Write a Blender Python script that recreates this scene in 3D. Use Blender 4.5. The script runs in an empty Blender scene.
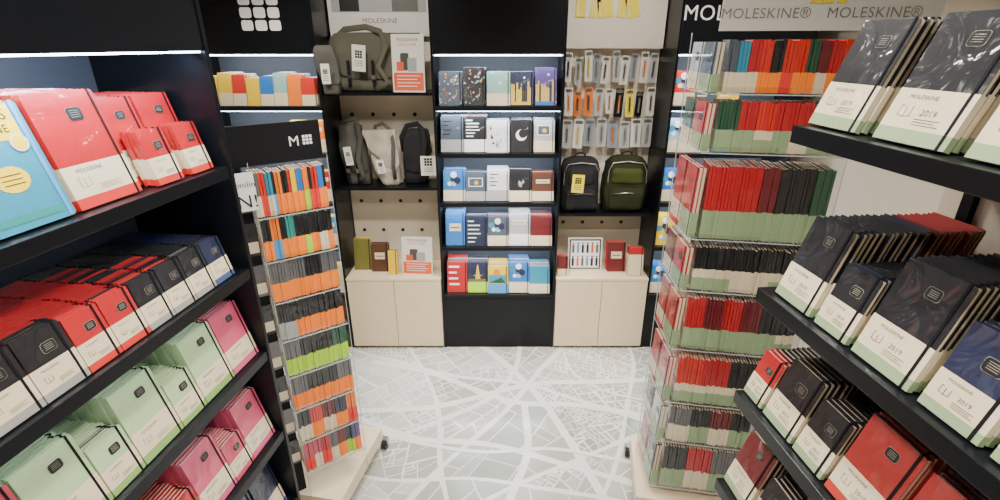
import bpy, bmesh, math, random
from mathutils import Matrix, Vector, noise
random.seed(7)
S=bpy.context.scene
COL=S.collection
T=Matrix.Translation
def RX(a): return Matrix.Rotation(math.radians(a),4,'X')
def RY(a): return Matrix.Rotation(math.radians(a),4,'Y')
def RZ(a): return Matrix.Rotation(math.radians(a),4,'Z')

# ---------------- materials ----------------
MATS={}
def mat(name,col,rough=.45,metal=0,emit=0,var=.06,scale=60,bump=0,spec=.5,coat=0):
    if name in MATS: return MATS[name]
    m=bpy.data.materials.new(name); m.use_nodes=True
    nt=m.node_tree; b=nt.nodes['Principled BSDF']
    b.inputs['Roughness'].default_value=rough; b.inputs['Metallic'].default_value=metal
    b.inputs['Specular IOR Level'].default_value=spec
    b.inputs['Coat Weight'].default_value=coat; b.inputs['Coat Roughness'].default_value=.12
    tc=nt.nodes.new('ShaderNodeTexCoord'); n=nt.nodes.new('ShaderNodeTexNoise'); n.inputs['Scale'].default_value=scale
    nt.links.new(tc.outputs['Object'],n.inputs['Vector'])
    mx=nt.nodes.new('ShaderNodeMix'); mx.data_type='RGBA'
    mx.inputs['A'].default_value=(*[max(0,c*(1-var)) for c in col],1)
    mx.inputs['B'].default_value=(*[min(1,c*(1+var)) for c in col],1)
    nt.links.new(n.outputs['Fac'],mx.inputs['Factor']); nt.links.new(mx.outputs['Result'],b.inputs['Base Color'])
    if bump:
        bp=nt.nodes.new('ShaderNodeBump'); bp.inputs['Strength'].default_value=bump; bp.inputs['Distance'].default_value=.002
        nt.links.new(n.outputs['Fac'],bp.inputs['Height']); nt.links.new(bp.outputs['Normal'],b.inputs['Normal'])
    if coat>=.4: # tight shrink-wrap sheen
        b.inputs['Coat IOR'].default_value=1.6
        n2=nt.nodes.new('ShaderNodeTexNoise'); n2.inputs['Scale'].default_value=10; n2.inputs['Detail'].default_value=2.5; n2.inputs['Distortion'].default_value=1.2
        nt.links.new(tc.outputs['Object'],n2.inputs['Vector'])
        b2=nt.nodes.new('ShaderNodeBump'); b2.inputs['Strength'].default_value=.6; b2.inputs['Distance'].default_value=.022
        nt.links.new(n2.outputs['Fac'],b2.inputs['Height']); nt.links.new(b2.outputs['Normal'],b.inputs['Coat Normal'])
    if emit:
        b.inputs['Emission Color'].default_value=(*col,1); b.inputs['Emission Strength'].default_value=emit
    MATS[name]=m; return m
BLACK=mat('black_laminate',(.004,.005,.007),.30,var=.1,scale=20,spec=.25)
BLACKM=mat('black_matte',(.005,.0055,.007),.6,spec=.2)
NAVYP=mat('navy_back_panel',(.050,.058,.080),.45,spec=.3)  # navy-black lifted towards blue, so the strip's cool glow is in the colour
CREAM=mat('cream_board',(.74,.66,.52),.5,var=.04,scale=8,spec=.3)
MAPLE=mat('pale_maple',(.74,.60,.40),.42,var=.06,scale=14)
WALLM=mat('wall_paint',(.66,.58,.46),.8,var=.03,scale=4)
WHITE=mat('white_print',(.80,.80,.79),.5)
PAPER=mat('page_paper',(.66,.55,.38),.8,var=.12,scale=300)
BANDC=mat('ivory_band',(.70,.60,.41),.4,coat=.5)
SAGE=mat('sage_band',(.27,.37,.20),.4,coat=.5)
ORANGEB=mat('orange_band',(.92,.22,.01),.5)
LIMEB=mat('lime_band',(.40,.66,.03),.5)
REDB=mat('red_band',(.72,.04,.03),.5)
BLUEB=mat('blue_band',(.08,.28,.55),.5)
GREYB=mat('grey_band',(.34,.34,.34),.5)
INK=mat('black_ink',(.010,.010,.012),.4)
GINK=mat('grey_ink',(.10,.095,.085),.5)
SOFTG=mat('soft_grey_lettering',(.17,.165,.15),.5)
DIM=mat('sticker_line',(.40,.38,.31),.5)
METAL=mat('brushed_metal',(.5,.5,.5),.3,metal=1)
RUBBER=mat('black_rubber',(.01,.01,.01),.6)
LED=mat('led_strip',(.70,.84,1.0),.5,emit=18)
LEDH=mat('led_strip_bright',(.66,.82,1.0),.5,emit=24)
LEDW=mat('lamp_lens',(1,.95,.86),.5,emit=14)
def acrylic():
    m=bpy.data.materials.new('clear_acrylic'); m.use_nodes=True; nt=m.node_tree
    for n in list(nt.nodes):
        if n.type!='OUTPUT_MATERIAL': nt.nodes.remove(n)
    out=[n for n in nt.nodes if n.type=='OUTPUT_MATERIAL'][0]
    t=nt.nodes.new('ShaderNodeBsdfTransparent'); t.inputs['Color'].default_value=(.98,.985,.985,1)
    g=nt.nodes.new('ShaderNodeBsdfGlossy'); g.inputs['Roughness'].default_value=.05
    a=nt.nodes.new('ShaderNodeMixShader')
    ns=nt.nodes.new('ShaderNodeTexNoise'); ns.inputs['Scale'].default_value=3
    mr=nt.nodes.new('ShaderNodeMapRange'); mr.inputs['To Min'].default_value=.05; mr.inputs['To Max'].default_value=.22
    nt.links.new(ns.outputs['Fac'],mr.inputs['Value']); nt.links.new(mr.outputs['Result'],a.inputs[0])
    nt.links.new(t.outputs[0],a.inputs[1]); nt.links.new(g.outputs[0],a.inputs[2])
    nt.links.new(a.outputs[0],out.inputs['Surface']); return m
ACR=acrylic()
ACRE=mat('acrylic_edge',(.40,.45,.45),.08,spec=.8)
PAL={'black':(.006,.007,.010),'navy':(.008,.014,.045),'red':(.44,.008,.014),'brick':(.36,.022,.022),'scarlet':(.58,.022,.012),'maroon':(.13,.007,.013),
 'pink':(.58,.075,.15),'rose':(.48,.05,.09),'green':(.40,.56,.30),'teal':(.02,.24,.21),'forest':(.012,.07,.035),'blue':(.015,.16,.48),'skyblue':(.02,.24,.36),
 'yellow':(.80,.52,.02),'orange':(.80,.18,.015),'grey':(.10,.10,.105),'lightgrey':(.40,.41,.42),'olive':(.16,.15,.03),'brown':(.09,.035,.018),
 'white':(.70,.70,.68),'mint':(.26,.46,.38),'purple':(.08,.04,.20),'slate':(.06,.08,.11),'paleblue':(.30,.46,.60)}
CN={'green':'pale green','skyblue':'sky-blue','lightgrey':'light grey','forest':'dark green','paleblue':'pale blue','slate':'slate grey','brick':'brick-red'}
def C(k): return mat('cover_'+k,PAL[k],.40,var=.07,scale=120,bump=.12,coat=.85)
def TINT(k):
    p={'red':(.60,.03,.02),'brick':(.45,.04,.03),'green':(.24,.42,.12),'pink':(.62,.10,.20),'rose':(.58,.06,.12),'black':(.30,.29,.27),'navy':(.05,.09,.22)}.get(k)
    if not p: return BANDC
    return mat('band_tint_'+k,p,.4,coat=.5)
def cname(k): return CN.get(k,k)

# ---------------- mesh builder ----------------
class MB:
    def __init__(s): s.v=[];s.f=[];s.m=[];s.mats=[];s.sm=[]
    def mi(s,m):
        if m not in s.mats: s.mats.append(m)
        return s.mats.index(m)
    def add(s,vs,fs,m,M=None,smooth=False):
        o=len(s.v); i=s.mi(m)
        for v in vs:
            v=Vector(v); s.v.append(tuple(M@v) if M else tuple(v))
        for f in fs: s.f.append([o+k for k in f]); s.m.append(i); s.sm.append(smooth)
        return s
    def addmesh(s,me,M):
        o=len(s.v)
        for v in me.vertices: s.v.append(tuple(M@v.co))
        idx=[s.mi(m) for m in me.materials]
        for p in me.polygons: s.f.append([o+k for k in p.vertices]); s.m.append(idx[p.material_index]); s.sm.append(False)
    def box(s,x0,x1,y0,y1,z0,z1,m,M=None,bev=0):
        if bev:
            bm=bmesh.new(); bmesh.ops.create_cube(bm,size=1)
            for v in bm.verts: v.co=Vector((x0+(v.co.x+.5)*(x1-x0),y0+(v.co.y+.5)*(y1-y0),z0+(v.co.z+.5)*(z1-z0)))
            bmesh.ops.bevel(bm,geom=list(bm.edges),offset=bev,segments=2,affect='EDGES',profile=.5)
            bm.verts.index_update()
            s.add([v.co[:] for v in bm.verts],[[v.index for v in f.verts] for f in bm.faces],m,M); bm.free(); return s
        vs=[(x0,y0,z0),(x1,y0,z0),(x1,y1,z0),(x0,y1,z0),(x0,y0,z1),(x1,y0,z1),(x1,y1,z1),(x0,y1,z1)]
        return s.add(vs,[(0,3,2,1),(4,5,6,7),(0,1,5,4),(1,2,6,5),(2,3,7,6),(3,0,4,7)],m,M)
    def prism(s,poly,y0,y1,m,M=None):
        n=len(poly); vs=[(x,y0,z) for x,z in poly]+[(x,y1,z) for x,z in poly]
        fs=[list(range(n)),list(range(2*n-1,n-1,-1))]+[(i,i+n,(i+1)%n+n,(i+1)%n) for i in range(n)]
        return s.add(vs,fs,m,M)
    def flat(s,poly,y,m,M=None):
        return s.add([(x,y,z) for x,z in poly],[list(range(len(poly)))],m,M)
    def cyl(s,c,r,h,axis,m,n=20,M=None,r2=None):
        r2=r if r2 is None else r2
        vs=[];R={'X':Matrix.Rotation(math.pi/2,4,'Y'),'Y':Matrix.Rotation(-math.pi/2,4,'X'),'Z':Matrix.Identity(4)}[axis]
        for k,(zz,rr) in enumerate(((-h/2,r),(h/2,r2))):
            for i in range(n):
                a=2*math.pi*i/n; vs.append(R@Vector((rr*math.cos(a),rr*math.sin(a),zz))+Vector(c))
        fs=[list(range(n-1,-1,-1)),list(range(n,2*n))]+[(i,(i+1)%n,(i+1)%n+n,i+n) for i in range(n)]
        return s.add(vs,fs,m,M)
    def loft(s,lv,m,n=32,e=3.0,M=None,wob=0,sub=1,seed=0):
        if sub>1:
            L2=[]
            for a,b in zip(lv[:-1],lv[1:]):
                for k in range(sub): L2.append(tuple(a[i]+(b[i]-a[i])*k/sub for i in range(5)))
            L2.append(lv[-1]); lv=L2
        vs=[]
        for z,cx,cy,hx,hy in lv:
            for i in range(n):
                a=2*math.pi*i/n; c,q=math.cos(a),math.sin(a)
                p=Vector((cx+hx*math.copysign(abs(c)**(2/e),c),cy+hy*math.copysign(abs(q)**(2/e),q),z))
                if wob:
                    d=noise.noise_vector(Vector((p.x*9+seed,p.y*9,p.z*7)))*wob+noise.noise_vector(Vector((p.x*28+seed,p.y*28,p.z*14)))*wob*.35
                    p+=Vector((d.x,d.y,0))
                vs.append(tuple(p))
        L=len(lv); fs=[list(range(n-1,-1,-1)),[ (L-1)*n+i for i in range(n)]]
        for k in range(L-1):
            for i in range(n): fs.append((k*n+i,k*n+(i+1)%n,(k+1)*n+(i+1)%n,(k+1)*n+i))
        return s.add(vs,fs,m,M,True)
    def tube(s,pts,rx,ry,m,n=8,M=None,ref=(0,1,0)):
        P=[Vector(p) for p in pts]; vs=[]
        for i,p in enumerate(P):
            d=(P[min(i+1,len(P)-1)]-P[max(i-1,0)]).normalized(); a=d.cross(Vector(ref))
            if a.length<1e-4: a=d.cross(Vector((1,0,0)))
            a.normalize(); b=d.cross(a)
            for k in range(n):
                t=2*math.pi*k/n; vs.append(p+a*rx*math.cos(t)+b*ry*math.sin(t))
        fs=[list(range(n-1,-1,-1)),[(len(P)-1)*n+i for i in range(n)]]
        for j in range(len(P)-1):
            for k in range(n): fs.append((j*n+k,j*n+(k+1)%n,(j+1)*n+(k+1)%n,(j+1)*n+k))
        return s.add(vs,fs,m,M,True)
    def text(s,t,x,z,size,y,m,align='CENTER',M=None):
        vs,fs=textgeo(t,size,align)
        return s.add([(x+a,y,z+b) for a,b in vs],fs,m,M)
    def disc(s,x,z,r,y,m,n=16):
        return s.flat([(x+r*math.cos(2*math.pi*a/n),z+r*math.sin(2*math.pi*a/n)) for a in range(n)],y,m)
    def rect(s,x0,x1,z0,z1,y,m): return s.flat([(x0,z0),(x1,z0),(x1,z1),(x0,z1)],y,m)
    def build(s,name):
        me=bpy.data.meshes.new(name); me.from_pydata(s.v,[],s.f)
        for m in s.mats: me.materials.append(m)
        for p,i,q in zip(me.polygons,s.m,s.sm): p.material_index=i; p.use_smooth=q
        me.update(); return me
TG={}
def textgeo(t,size,align):
    k=(t,size,align)
    if k in TG: return TG[k]
    cu=bpy.data.curves.new('t','FONT'); cu.body=t; cu.size=1; cu.align_x=align; cu.resolution_u=3; cu.space_character=1.05
    ob=bpy.data.objects.new('t',cu); COL.objects.link(ob); bpy.context.view_layer.update()
    dg=bpy.context.evaluated_depsgraph_get(); me=bpy.data.meshes.new_from_object(ob.evaluated_get(dg))
    r=([(v.co.x*size,v.co.y*size) for v in me.vertices],[list(p.vertices) for p in me.polygons])
    bpy.data.objects.remove(ob); bpy.data.curves.remove(cu); bpy.data.meshes.remove(me)
    TG[k]=r; return r
def rrect(x0,x1,z0,z1,r,left=True,n=4):
    p=[]
    for cx,cz,a0,rd in ((x1-r,z0+r,-90,True),(x1-r,z1-r,0,True),(x0+r,z1-r,90,left),(x0+r,z0+r,180,left)):
        if rd:
            for i in range(n+1):
                a=math.radians(a0+90*i/n); p.append((cx+r*math.cos(a),cz+r*math.sin(a)))
        else: p.append((x0,z1 if a0==90 else z0))
    return p
def obj(name,me,M,parent=None,label=None):
    o=bpy.data.objects.new(name,me); COL.objects.link(o)
    if parent: o.parent=parent
    o.matrix_basis=M
    if label: o['label']=label
    return o
def thing(name,parts,M,label,cat,group=None,empty=False):
    I=Matrix.Identity(4)
    if empty: r=obj(name,None,M); rest=parts
    else: r=obj(name,parts[0][1],M); rest=parts[1:]
    r['label']=label; r['category']=cat
    if group: r['group']=group
    for p in rest: obj(p[0],p[1],I,r,p[2] if len(p)>2 else None)
    return r
def one(name,f):
    m=MB(); f(m); return (name,m.build(name))
def setting(name,me,M=Matrix.Identity(4)):
    o=obj(name,me,M); o['kind']='structure'; return o

# ---------------- books ----------------
BK={}
def logo(m,cx,cz,s,y,mt):
    g=s/3
    for i in range(3):
        for j in range(3):
            x=cx-s/2+i*g; z=cz-s/2+j*g
            m.flat(rrect(x+g*.10,x+g*.90,z+g*.10,z+g*.90,g*.2),y,mt)
def book(w,h,t,cov,band='ivory',bf=.45,detail=2,style='plain'):
    k=(w,h,t,cov,band,bf,detail,style)
    if k in BK: return BK[k]
    c=C(cov); parts=[]
    m=MB(); pl=rrect(-w/2,w/2,0,h,.007,False,3)
    m.prism(pl,0,.0012,c); m.prism(pl,t-.0012,t,c); m.box(-w/2,-w/2+.0016,.0012,t-.0012,0,h,c)
    parts.append(('notebook',m.build('notebook')))
    m=MB(); m.box(-w/2+.0018,w/2-.002,.0013,t-.0013,.002,h-.002,PAPER); parts.append(('page_block',m.build('page_block')))
    bh=h*bf
    if band:
        bm_={'ivory':BANDC,'sage':SAGE,'orange':ORANGEB,'lime':LIMEB,'red':REDB,'blue':BLUEB,'grey':GREYB,'white':WHITE,'planner':BANDC,'mixed':BANDC,'tint':BANDC}[band]
        m=MB()
        def shell(z0,z1,mt):
            e=.0006; x0,x1,y0,y1=-w/2-e,w/2+e,-e,t+e
            m.add([(x0,y0,z0),(x1,y0,z0),(x1,y1,z0),(x0,y1,z0),(x0,y0,z1),(x1,y0,z1),(x1,y1,z1),(x0,y1,z1)],[(0,1,5,4),(1,2,6,5),(2,3,7,6),(3,0,4,7)],mt)
        if band=='planner': shell(.001,bh*.27,SAGE); shell(bh*.27,bh,bm_)
        elif band=='tint': shell(.001,bh*.26,TINT(cov)); shell(bh*.26,bh,bm_)
        elif band=='mixed': shell(.001,bh*.6,SAGE); shell(bh*.6,bh,bm_)
        else: shell(.001,bh,bm_)
        parts.append(('paper_band',m.build('paper_band')))
    if detail>=2:
        s=w*.11 if h>.17 else w*.15
        m=MB(); cz=h*.80 if h>.17 else h*.70; cx=w*.08
        m.flat(rrect(cx-s-.0005,cx+s+.0005,cz-s*.75-.0005,cz+s*.75+.0005,s*.4),-.0010,DIM)
        m.flat(rrect(cx-s,cx+s,cz-s*.75,cz+s*.75,s*.4),-.0013,INK)
        for q in (-.35,-.1,.15,.4): m.box(cx-s*.6,cx+s*.6,-.0016,-.0014,cz+s*q-.0003,cz+s*q+.0003,DIM)
        parts.append(('sticker',m.build('sticker')))
    if detail>=2 and band:
        m=MB(); y=-.0012
        m.text('MOLESKINE',-w*.12,bh*.82,w*.072,y,GINK)
        g=w*.080; z=bh*(.50 if band in('planner','tint') else .40); x=-w*.26; q_=.0009
        m.box(x-g,x-g+q_,y-.0002,y,z,z+g*1.5,GINK); m.box(x+g,x+g+q_,y-.0002,y,z,z+g*1.5,GINK); m.box(x,x+q_,y-.0002,y,z-g*.2,z+g*1.3,GINK)
        m.flat([(x-g,z),(x,z-g*.2),(x,z-g*.2+q_),(x-g,z+q_)],y,GINK); m.flat([(x,z-g*.2),(x+g,z),(x+g,z+q_),(x,z-g*.2+q_)],y,GINK)
        m.flat([(x-g,z+g*1.5),(x-g*.4,z+g*1.4),(x-g*.4,z+g*1.4+q_),(x-g,z+g*1.5+q_)],y,GINK)
        if style=='planner': m.text('2019',w*.06,z+.003,w*.105,y,GINK)
        for q in range(3): m.box(-w*.08,w*(.26-.06*(q%2)),y-.0002,y,z-bh*(.04+.05*q),z-bh*(.04+.05*q)+.0008,GINK)
        parts.append(('band_print',m.build('band_print')))
    if detail>=1:
        m=MB(); e=.0018; x=w/2-.012
        m.box(x-.0025,x+.0025,-e,-.0007,0.001,h+.0006,BLACKM); m.box(x-.0025,x+.0025,-e,t+.0004,h,h+.0008,BLACKM)
        parts.append(('elastic_strap',m.build('elastic_strap')))
    BK[k]=parts; return parts
BOOKS=[]
CT,ST=math.cos(math.radians(22.3)),math.sin(math.radians(22.3))
def proj(p):
    d=2.05-p.z; zc=p.y*CT+d*ST; yc=p.y*ST-d*CT
    if zc<.05: return None
    return 500+500*p.x/zc, 250-500*yc/zc, zc
def place(parts,M,grp,lab,area,h):
    ok=False; z=9
    for q in (0,h):
        r=proj(M@Vector((0,0,q)))
        if r and -40<r[0]<1040 and -40<r[1]<540: ok=True; z=r[2]
    if ok: BOOKS.append((area/z/z,parts,M,grp,lab))
def stack(F,x,y,z,w,h,t,n,cols,lean,grp,band='ivory',bf=.45,style='plain',where='dark shelf',det=2,art=None,gap=.0016):
    l=math.radians(lean); dy=(t+gap)/math.cos(l)
    for i in range(n):
        c=cols[i] if i<len(cols) else cols[-1]
        jx=random.uniform(-.004,.004) if i else 0
        d=det if i==0 else (1 if det>=2 and i<4 else 0)
        M=F@T((x+jx,y+i*dy,z+t*math.sin(l)+.0008))@RX(-lean)
        size='pocket' if h<.17 else ('oversized' if h>.235 else 'large')
        P=book(w,h,t,c,band,bf,d,style)
        if art and i==0: P=P+[artprint(art,w,h,bf if band else 0)]
        if i==0: lab=f"{size} {cname(c)} notebook fronting a face-out stack on {where}"
        else: lab=f"{size} {cname(c)} notebook tucked inside a stack on {where}"
        top=(M@Vector((0,0,h))).z
        vis=max(.08,min(.9,(2.05-top)*1.1))
        place(P,M,grp,lab,w*h if i==0 else w*t*vis*(1 if i<12 else .5)*(.3 if det<2 else 1),h)
def row(F,x0,x1,y,z,w,h,t,cols,grp,band,bf=.45,where='acrylic tray'):
    x=x0; i=0
    while x+t+.001<x1:
        c=cols[min(len(cols)-1,int(i*len(cols)/max(1,int((x1-x0)/(t+.0014)))))]
        if isinstance(c,tuple): c,b=c
        else: b=band
        M=F@T((x+t+random.uniform(0,.0002),y+w/2+random.uniform(0,.010),z+.0008))@RZ(90)
        hh=h-random.choice([0,0,.004])
        place(book(w,hh,t,c,b,bf,0),M,grp,f"thin {cname(c)} notebook with {'two-tone' if b=='mixed' else b} band, spine out in {where}",t*h,h)
        x+=t+.0014; i+=1
def artprint(kind,w,h,b0):
    m=MB(); y=-.0009; z0=h*b0+.004; H=h-.006-z0; x0,x1=-w/2+.004,w/2-.016
    R=random.Random(sum(map(ord,kind)))
    g=mat('gold_print',(.62,.42,.06),.4); wt=WHITE; sk=C('paleblue'); pr=C('purple')
    if kind=='specks':
        cs=[g,C('orange'),sk,wt,C('red'),C('mint')]
        for i in range(40):
            x=R.uniform(x0+.008,x1-.006); z=R.uniform(z0+.01,z0+H-.008); m.disc(x,z,R.uniform(.002,.007),y-.00002*i,R.choice(cs),8)
    elif kind in('skyline','skyline_dusk'):
        m.rect(x0,x1,z0+H*.45,z0+H,y,C('navy') if kind=='skyline' else pr)
        m.rect(x0,x1,z0,z0+H*.45,y,g if kind=='skyline' else C('blue'))
        x=x0
        while x<x1-.008:
            ww=R.uniform(.006,.013); m.rect(x,min(x+ww,x1),z0+H*.1,z0+H*R.uniform(.4,.75),y-.0003,g if R.random()<.6 else INK); x+=ww+.001
        m.disc((x0+x1)/2+.02,z0+H*.85,.007,y-.0003,wt)
    elif kind=='words':
        for i in range(6):
            z=z0+H*(.9-.15*i); m.rect(x0+.008,x0+.008+R.uniform(.04,.085),z-.008,z,y,wt)
    elif kind=='darkwords':
        for i in range(4):
            z=z0+H*(.85-.2*i); m.rect(x0+.01,x0+.01+R.uniform(.03,.07),z-.006,z,y,INK)
    elif kind=='sketch':
        for i in range(9):
            x=R.uniform(x0+.01,x1-.015); z=R.uniform(z0+.02,z0+H-.02)
            m.flat([(x,z),(x+R.uniform(.01,.03),z+R.uniform(-.01,.01)),(x+R.uniform(0,.02),z+R.uniform(.01,.035))],y-.0001*i,INK if i%3 else GREYB)
    elif kind=='moon':
        m.disc(0,z0+H*.55,w*.27,y,wt,24); m.disc(w*.08,z0+H*.60,w*.21,y-.0003,INK,24)
    elif kind=='window':
        m.rect(x0+.015,x1-.012,z0+H*.25,z0+H*.8,y,wt); m.rect(x0+.02,x1-.017,z0+H*.3,z0+H*.75,y-.0003,C('slate')); m.disc(0,z0+H*.5,.014,y-.0005,g)
    elif kind=='hope':
        for i,(a,b) in enumerate(((0,.9),(.1,.7),(0,.8),(.2,.9))):
            z=z0+H*(.9-.2*i); m.rect(x0+.006+.02*a,x0+.09*b,z-.014,z,y,wt)
    elif kind=='sun':
        m.rect(x0,x1,z0,z0+H*.5,y,C('skyblue')); m.disc(-.01,z0+H*.65,.024,y-.0003,C('orange'),20); m.flat([(x0,z0),(x1,z0),(x1-.03,z0+H*.35)],y-.0004,C('forest'))
    elif kind=='tower':
        m.flat([(-.02,z0),(.02,z0),(.002,z0+H*.9),(-.004,z0+H*.9)],y,g); m.rect(-.03,.03,z0+H*.3,z0+H*.34,y-.0003,g); m.rect(x0,x1,z0,z0+H*.12,y-.0002,C('olive'))
    elif kind=='swirl':
        for i in range(7): m.disc(R.uniform(x0+.02,x1-.02),R.uniform(z0+.02,z0+H-.02),R.uniform(.01,.022),y-.0001*i,[C('skyblue'),wt,C('navy'),C('paleblue')][i%4],18)
    elif kind=='label':
        m.rect(x0+.02,x1-.01,z0+H*.45,z0+H*.7,y,BANDC); m.rect(x0+.028,x1-.02,z0+H*.55,z0+H*.58,y-.0003,INK)
    return ('cover_print',m.build('cover_print'))

# ---------------- room + city-map floor ----------------
RF=random.Random(11)
ROAD=mat('map_road_white',(.66,.655,.61),.14,var=.03,scale=3,coat=.39)
BL=[mat('map_block_%s'%n,c,.16,var=.05,scale=9,coat=.39) for n,c in (('sage',(.33,.34,.30)),('stone',(.40,.40,.36)),('mist',(.47,.47,.43)),('moss',(.27,.285,.24)),('sand',(.42,.39,.33)),('olive',(.15,.165,.12)),('pale',(.53,.53,.49)))]
def clip(poly,p,n):
    out=[]
    for i in range(len(poly)):
        a,b=poly[i],poly[(i+1)%len(poly)]
        da=(a-p).dot(n); db=(b-p).dot(n)
        if da>=0: out.append(a)
        if (da>=0)!=(db>=0): out.append(a+(b-a)*(da/(da-db)))
    return out
def area(p): return abs(sum(p[i].x*p[(i+1)%len(p)].y-p[(i+1)%len(p)].x*p[i].y for i in range(len(p))))/2
def inset(poly,d):
    c=sum(poly,Vector((0,0)))/len(poly); r=poly
    for i in range(len(poly)):
        a,b=poly[i],poly[(i+1)%len(poly)]; e=b-a
        if e.length<1e-6: continue
        n=Vector((-e.y,e.x)).normalized()
        if (c-a).dot(n)<0: n=-n
        r=clip(r,a+n*d,n)
        if len(r)<3: return None
    return r
def warp(p):
    return Vector((p.x+.07*math.sin(2.6*p.y+.8)+.015*math.sin(6*p.y+3*p.x),p.y+.06*math.sin(3.1*p.x+.6)+.015*math.sin(7*p.x-2*p.y)))
blocks=[]
def subdiv(p,depth,amin,pal,ang):
    A=area(p)
    if A<amin or depth>10:
        q=inset(p,.0024)
        if q and area(q)>.00006: blocks.append((q,pal))
        return
    u=Vector((math.cos(ang),math.sin(ang))); v=Vector((-u.y,u.x))
    eu=[q.dot(u) for q in p]; ev=[q.dot(v) for q in p]
    ax=u if (max(eu)-min(eu))>(max(ev)-min(ev)) else v
    es=[q.dot(ax) for q in p]; lo,hi=min(es),max(es); k=lo+(hi-lo)*RF.uniform(.28,.72)
    n=ax.copy(); n.rotate(Matrix.Rotation(RF.uniform(-.28,.28),2))
    cc=sum(p,Vector((0,0)))/len(p); pt=cc+ax*(k-cc.dot(ax))
    for s in (1,-1):
        h=clip(p,pt,n*s)
        if len(h)>=3:
            if RF.random()<.13: h=inset(h,.0035)
            if h and len(h)>=3: subdiv(h,depth+1,amin*RF.uniform(.5,1.7),pal,ang+RF.uniform(-.15,.15))
dist=[[Vector((-1.9,1.3)),Vector((1.9,1.3)),Vector((1.9,3.4)),Vector((-1.9,3.4))]]
hub=Vector((.12,2.62))
cuts=[(hub,Vector((math.sin(a),-math.cos(a))),w) for a,w in ((.15,.024),(1.0,.020),(2.05,.024),(2.75,.015))]
cuts+=[(Vector((-.3,2.2)),Vector((.35,1)).normalized(),.018),(Vector((.5,2.05)),Vector((-.6,1)).normalized(),.014),(Vector((-.45,2.5)),Vector((1,.35)).normalized(),.012),(Vector((.1,1.85)),Vector((.2,1)).normalized(),.010),(Vector((.75,2.5)),Vector((1,-.25)).normalized(),.010)]
for p0,n,wd in cuts:
    nd=[]
    for p in dist:
        for s in (1,-1):
            h=clip(p,p0+n*s*wd*.75,n*s)
            if len(h)>=3 and area(h)>.001: nd.append(h)
    dist=nd
def dens(p):
    o=[]
    for i in range(len(p)):
        a,b=p[i],p[(i+1)%len(p)]
        if (b-a).length<1e-4: continue
        k=max(1,int((b-a).length/.08))
        for j in range(k): o.append(a+(b-a)*j/k)
    return o
for p in dist:
    am=RF.choice([.0016,.003,.005,.008,.015]); pal=RF.choice([(0,1),(1,2),(0,3),(2,6),(1,0),(0,1),(1,2),(1,4),(4,1)])
    subdiv(p,0,am,pal,RF.uniform(0,1.5))
fm=MB(); fm.box(-2.1,2.1,-1.6,3.7,-.05,0,ROAD)
for q,pal in blocks:
    mt=BL[pal[0] if RF.random()<.65 else pal[1]]
    wq=[warp(a) for a in dens(q)]
    if len(wq)<3: continue
    if sum(wq[i].x*wq[(i+1)%len(wq)].y-wq[(i+1)%len(wq)].x*wq[i].y for i in range(len(wq)))<0: wq=wq[::-1]
    if min(a.y for a in wq)<1.2: continue
    fm.add([(a.x,a.y,.0005) for a in wq],[list(range(len(wq)))],mt)
AV=[0]
def avenue(pts,wd):
    c=[]; AV[0]+=1; zz=.0005+.0005*AV[0]
    P=[Vector(p) for p in pts]; P=[P[0]*2-P[1]]+P+[P[-1]*2-P[-2]]
    for i in range(1,len(P)-2):
        for k in range(12):
            t=k/12; a,b,cc,d=P[i-1:i+3]
            c.append(.5*((2*b)+(cc-a)*t+(2*a-5*b+4*cc-d)*t*t+(3*b-a-3*cc+d)*t**3))
    L=[];Rr=[]
    for i,p in enumerate(c):
        d=(c[min(i+1,len(c)-1)]-c[max(i-1,0)]).normalized(); n=Vector((-d.y,d.x))*wd/2
        L.append(p+n); Rr.append(p-n)
    n=len(c)
    fm.add([(a.x,a.y,zz) for a in L]+[(a.x,a.y,zz) for a in Rr],[(i,n+i,n+i+1,i+1) for i in range(n-1)],ROAD)
avenue([(-.9,2.95),(-.45,2.80),(-.1,2.60),(.15,2.50),(.5,2.48),(1.0,2.35)],.042)
avenue([(-.7,2.15),(-.35,2.35),(-.05,2.56),(.1,2.85),(.15,3.15)],.034)
avenue([(.15,2.50),(.15,2.1),(.05,1.8),(-.02,1.5)],.042)
avenue([(-.8,2.3),(-.5,2.18),(-.1,2.10),(.3,2.12),(.8,2.0)],.026)
avenue([(.45,3.1),(.5,2.8),(.70,2.6),(1.0,2.5)],.020)
setting('floor',fm.build('floor'))
CEIL=mat('ceiling_paint',(.30,.30,.30),.9)
m=MB(); m.box(-2.1,2.1,-1.6,3.7,2.85,2.9,CEIL); setting('ceiling',m.build('ceiling'))
for n,a in (('wall_left',(-2.1,-2.05,-1.6,3.7)),('wall_right',(2.05,2.1,-1.6,3.7)),('wall_back',(-2.05,2.05,3.65,3.7)),('wall_front',(-2.05,2.05,-1.6,-1.55))):
    m=MB(); m.box(*a,0,2.85,WALLM); setting(n,m.build(n))

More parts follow.
